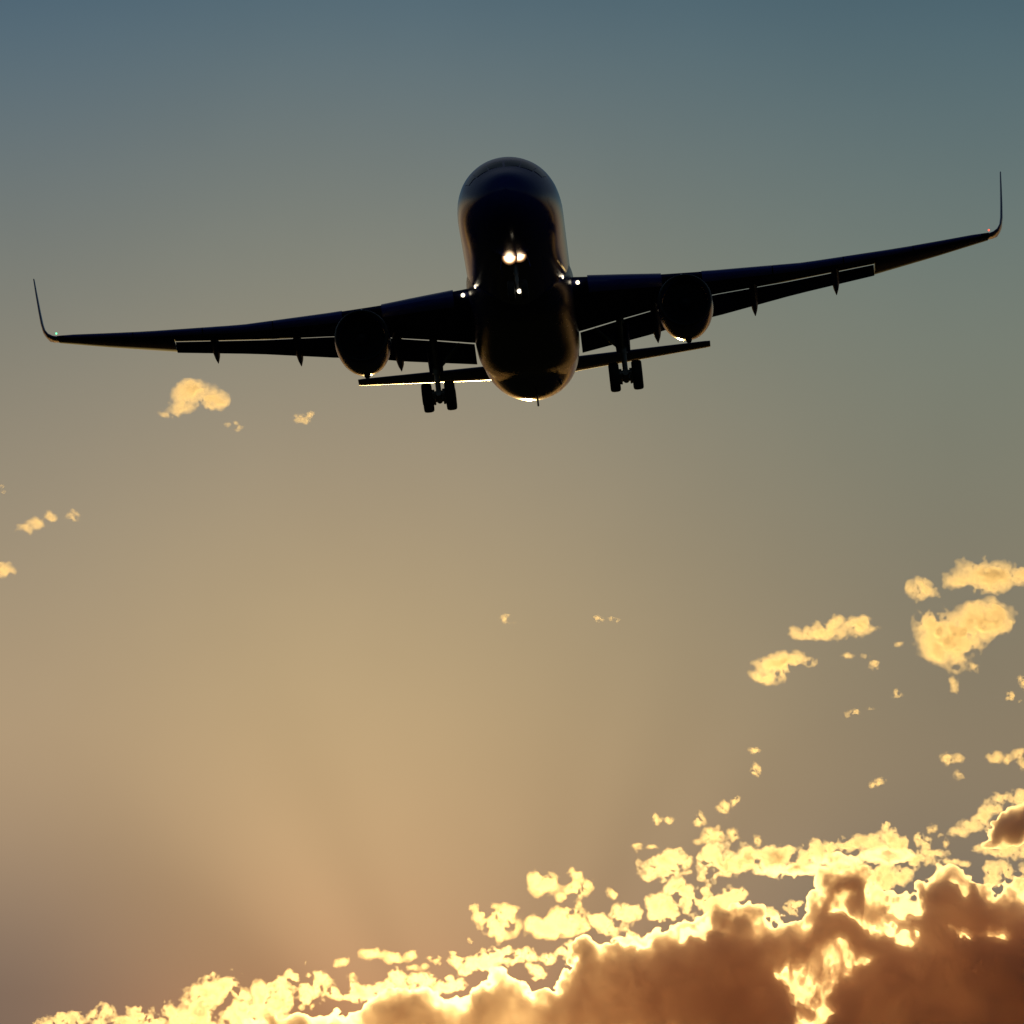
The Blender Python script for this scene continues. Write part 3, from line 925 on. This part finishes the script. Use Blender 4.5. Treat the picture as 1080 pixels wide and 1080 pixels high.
# ---- tailplane
def build_tailplane(s):
    secs = [(1.0, 46.1, 1.85, 5.75), (2.35, 47.0, 2.10, 4.95), (9.0, 51.55, 3.28, 2.35), (9.28, 51.85, 3.34, 2.05)]
    def place(x, y, z, c, pts):
        return [(s * x, y + a_, z + b_ + 0.085 * a_ + 0.07 * max(0.0, a_ - 0.60 * c)) for a_, b_ in pts]
    bm = bmesh.new()
    loft(bm, [place(x, y, z, c, foil(c, 0.08, x1=0.72, camber=-0.025)) for x, y, z, c in secs])
    tp = link('horizontal_stabilizer', bm, M_TAIL, airliner)
    bm = bmesh.new()
    loft(bm, [place(x, y + 0.02, z, c, foil(c, 0.08, x0=0.72, camber=-0.025)) for x, y, z, c in secs[1:]])
    link('elevator', bm, M_TAIL, tp)

for s in (-1, 1):
    build_tailplane(s)

# ---- landing gear
def wheel(parent, loc, r, w, name='wheel'):
    bm = bmesh.new()
    h = w / 2
    prof = [(-h * 0.55, 0.0), (-h * 0.6, r * 0.45), (-h * 0.85, r * 0.55), (-h, r * 0.68), (-h * 0.97, r * 0.85), (-h * 0.78, r * 0.955), (-h * 0.35, r), (h * 0.35, r), (h * 0.78, r * 0.955), (h * 0.97, r * 0.85), (h, r * 0.68), (h * 0.85, r * 0.55), (h * 0.6, r * 0.45), (h * 0.55, 0.0)]
    n = 32
    rings = [[(x, max(rr, 0.001) * math.cos(2 * math.pi * i / n), max(rr, 0.001) * math.sin(2 * math.pi * i / n)) for i in range(n)] for x, rr in prof]
    loft(bm, rings, cap=False)
    o = link(name, bm, M_TYRE, parent, loc, angle=50)
    return o

def build_main_gear(s):
    x, y, z = s * 4.66, 27.5, -3.82
    bm = bmesh.new()
    rod(bm, (0.0, -0.1, 3.0), (0.0, 0.0, 1.15), 0.20)
    rod(bm, (0.0, 0.0, 1.2), (0.0, 0.0, 0.0), 0.135)
    rod(bm, (0.0, 0.0, 0.28), (0.0, 0.0, -0.16), 0.21)
    rod(bm, (0.0, 0.05, 1.3), (-s * 1.3, 0.1, 2.6), 0.085)          # side brace
    rod(bm, (0.0, -0.1, 1.35), (0.0, -1.6, 2.5), 0.08)              # drag brace
    rod(bm, (0.0, 0.2, 1.2), (0.0, 0.55, 0.72), 0.055)              # torque links
    rod(bm, (0.0, 0.55, 0.72), (0.0, 0.2, 0.2), 0.055)
    rod(bm, (s * 0.26, 0.0, 2.4), (s * 0.24, 0.05, 1.3), 0.05)
    gear = link('main_landing_gear', bm, M_GEAR, airliner, (x, y, z))
    bm = bmesh.new()
    rod(bm, (0, -0.86, 0), (0, 0.86, 0), 0.16)
    for yy in (-0.71, 0.71):
        rod(bm, (-0.5, yy, 0), (0.5, yy, 0), 0.10)
        for xx in (-0.26, 0.26):
            rod(bm, (xx - 0.07, yy, 0), (xx + 0.07, yy, 0), 0.22)
    for xx in (-0.24, 0.24):
        rod(bm, (xx, -0.7, -0.2), (xx, 0.7, -0.2), 0.05)
    link('bogie_beam', bm, M_GEAR, gear)
    for yy in (-0.71, 0.71):
        for xx in (-0.57, 0.57):
            wheel(gear, (xx, yy, 0), 0.575, 0.52)
    bm = bmesh.new()
    slab(bm, [(s * 0.34, -0.75, 2.65), (s * 0.40, 0.85, 2.65), (s * 0.34, 0.7, 1.45), (s * 0.28, -0.6, 1.45)], 0.05)
    slab(bm, [(-0.40, -0.05, 2.5), (0.40, -0.05, 2.5), (0.34, -0.05, 1.22), (-0.34, -0.05, 1.22)], 0.05)
    link('gear_door', bm, M_WING, gear, smooth_=False)
    return gear

for s in (-1, 1):
    build_main_gear(s)

bm = bmesh.new()
rod(bm, (0, 0.15, 2.2), (0, 0.02, 0.75), 0.12)
rod(bm, (0, 0.02, 0.8), (0, 0, 0), 0.085)
rod(bm, (0, 0.1, 1.0), (0, 1.3, 1.95), 0.06)
rod(bm, (-0.36, 0, 0), (0.36, 0, 0), 0.07)
rod(bm, (-0.26, -0.02, 1.62), (0.26, -0.02, 1.62), 0.05)
nose_gear = link('nose_landing_gear', bm, M_GEAR, airliner, (0, 6.0, -4.2))
for xx in (-0.31, 0.31):
    wheel(nose_gear, (xx, 0, 0), 0.47, 0.34)
for s in (-1, 1):
    bm = bmesh.new()
    slab(bm, [(s * 0.55, -0.6, 1.75), (s * 0.55, 1.3, 1.75), (s * 0.72, 1.2, 0.95), (s * 0.72, -0.5, 0.95)], 0.04)
    link('gear_door', bm, M_HULL, nose_gear, smooth_=False)
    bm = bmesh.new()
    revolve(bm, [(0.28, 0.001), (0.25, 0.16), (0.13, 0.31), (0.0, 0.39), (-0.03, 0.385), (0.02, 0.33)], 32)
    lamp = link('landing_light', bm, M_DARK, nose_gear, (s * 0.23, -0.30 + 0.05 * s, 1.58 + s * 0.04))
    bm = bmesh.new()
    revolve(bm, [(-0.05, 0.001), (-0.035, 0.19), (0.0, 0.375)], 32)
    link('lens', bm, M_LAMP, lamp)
bm = bmesh.new()
bmesh.ops.create_uvsphere(bm, u_segments=18, v_segments=12, radius=0.11)
link('taxi_light', bm, M_SMALL, nose_gear, (0.06, -0.22, -0.12))
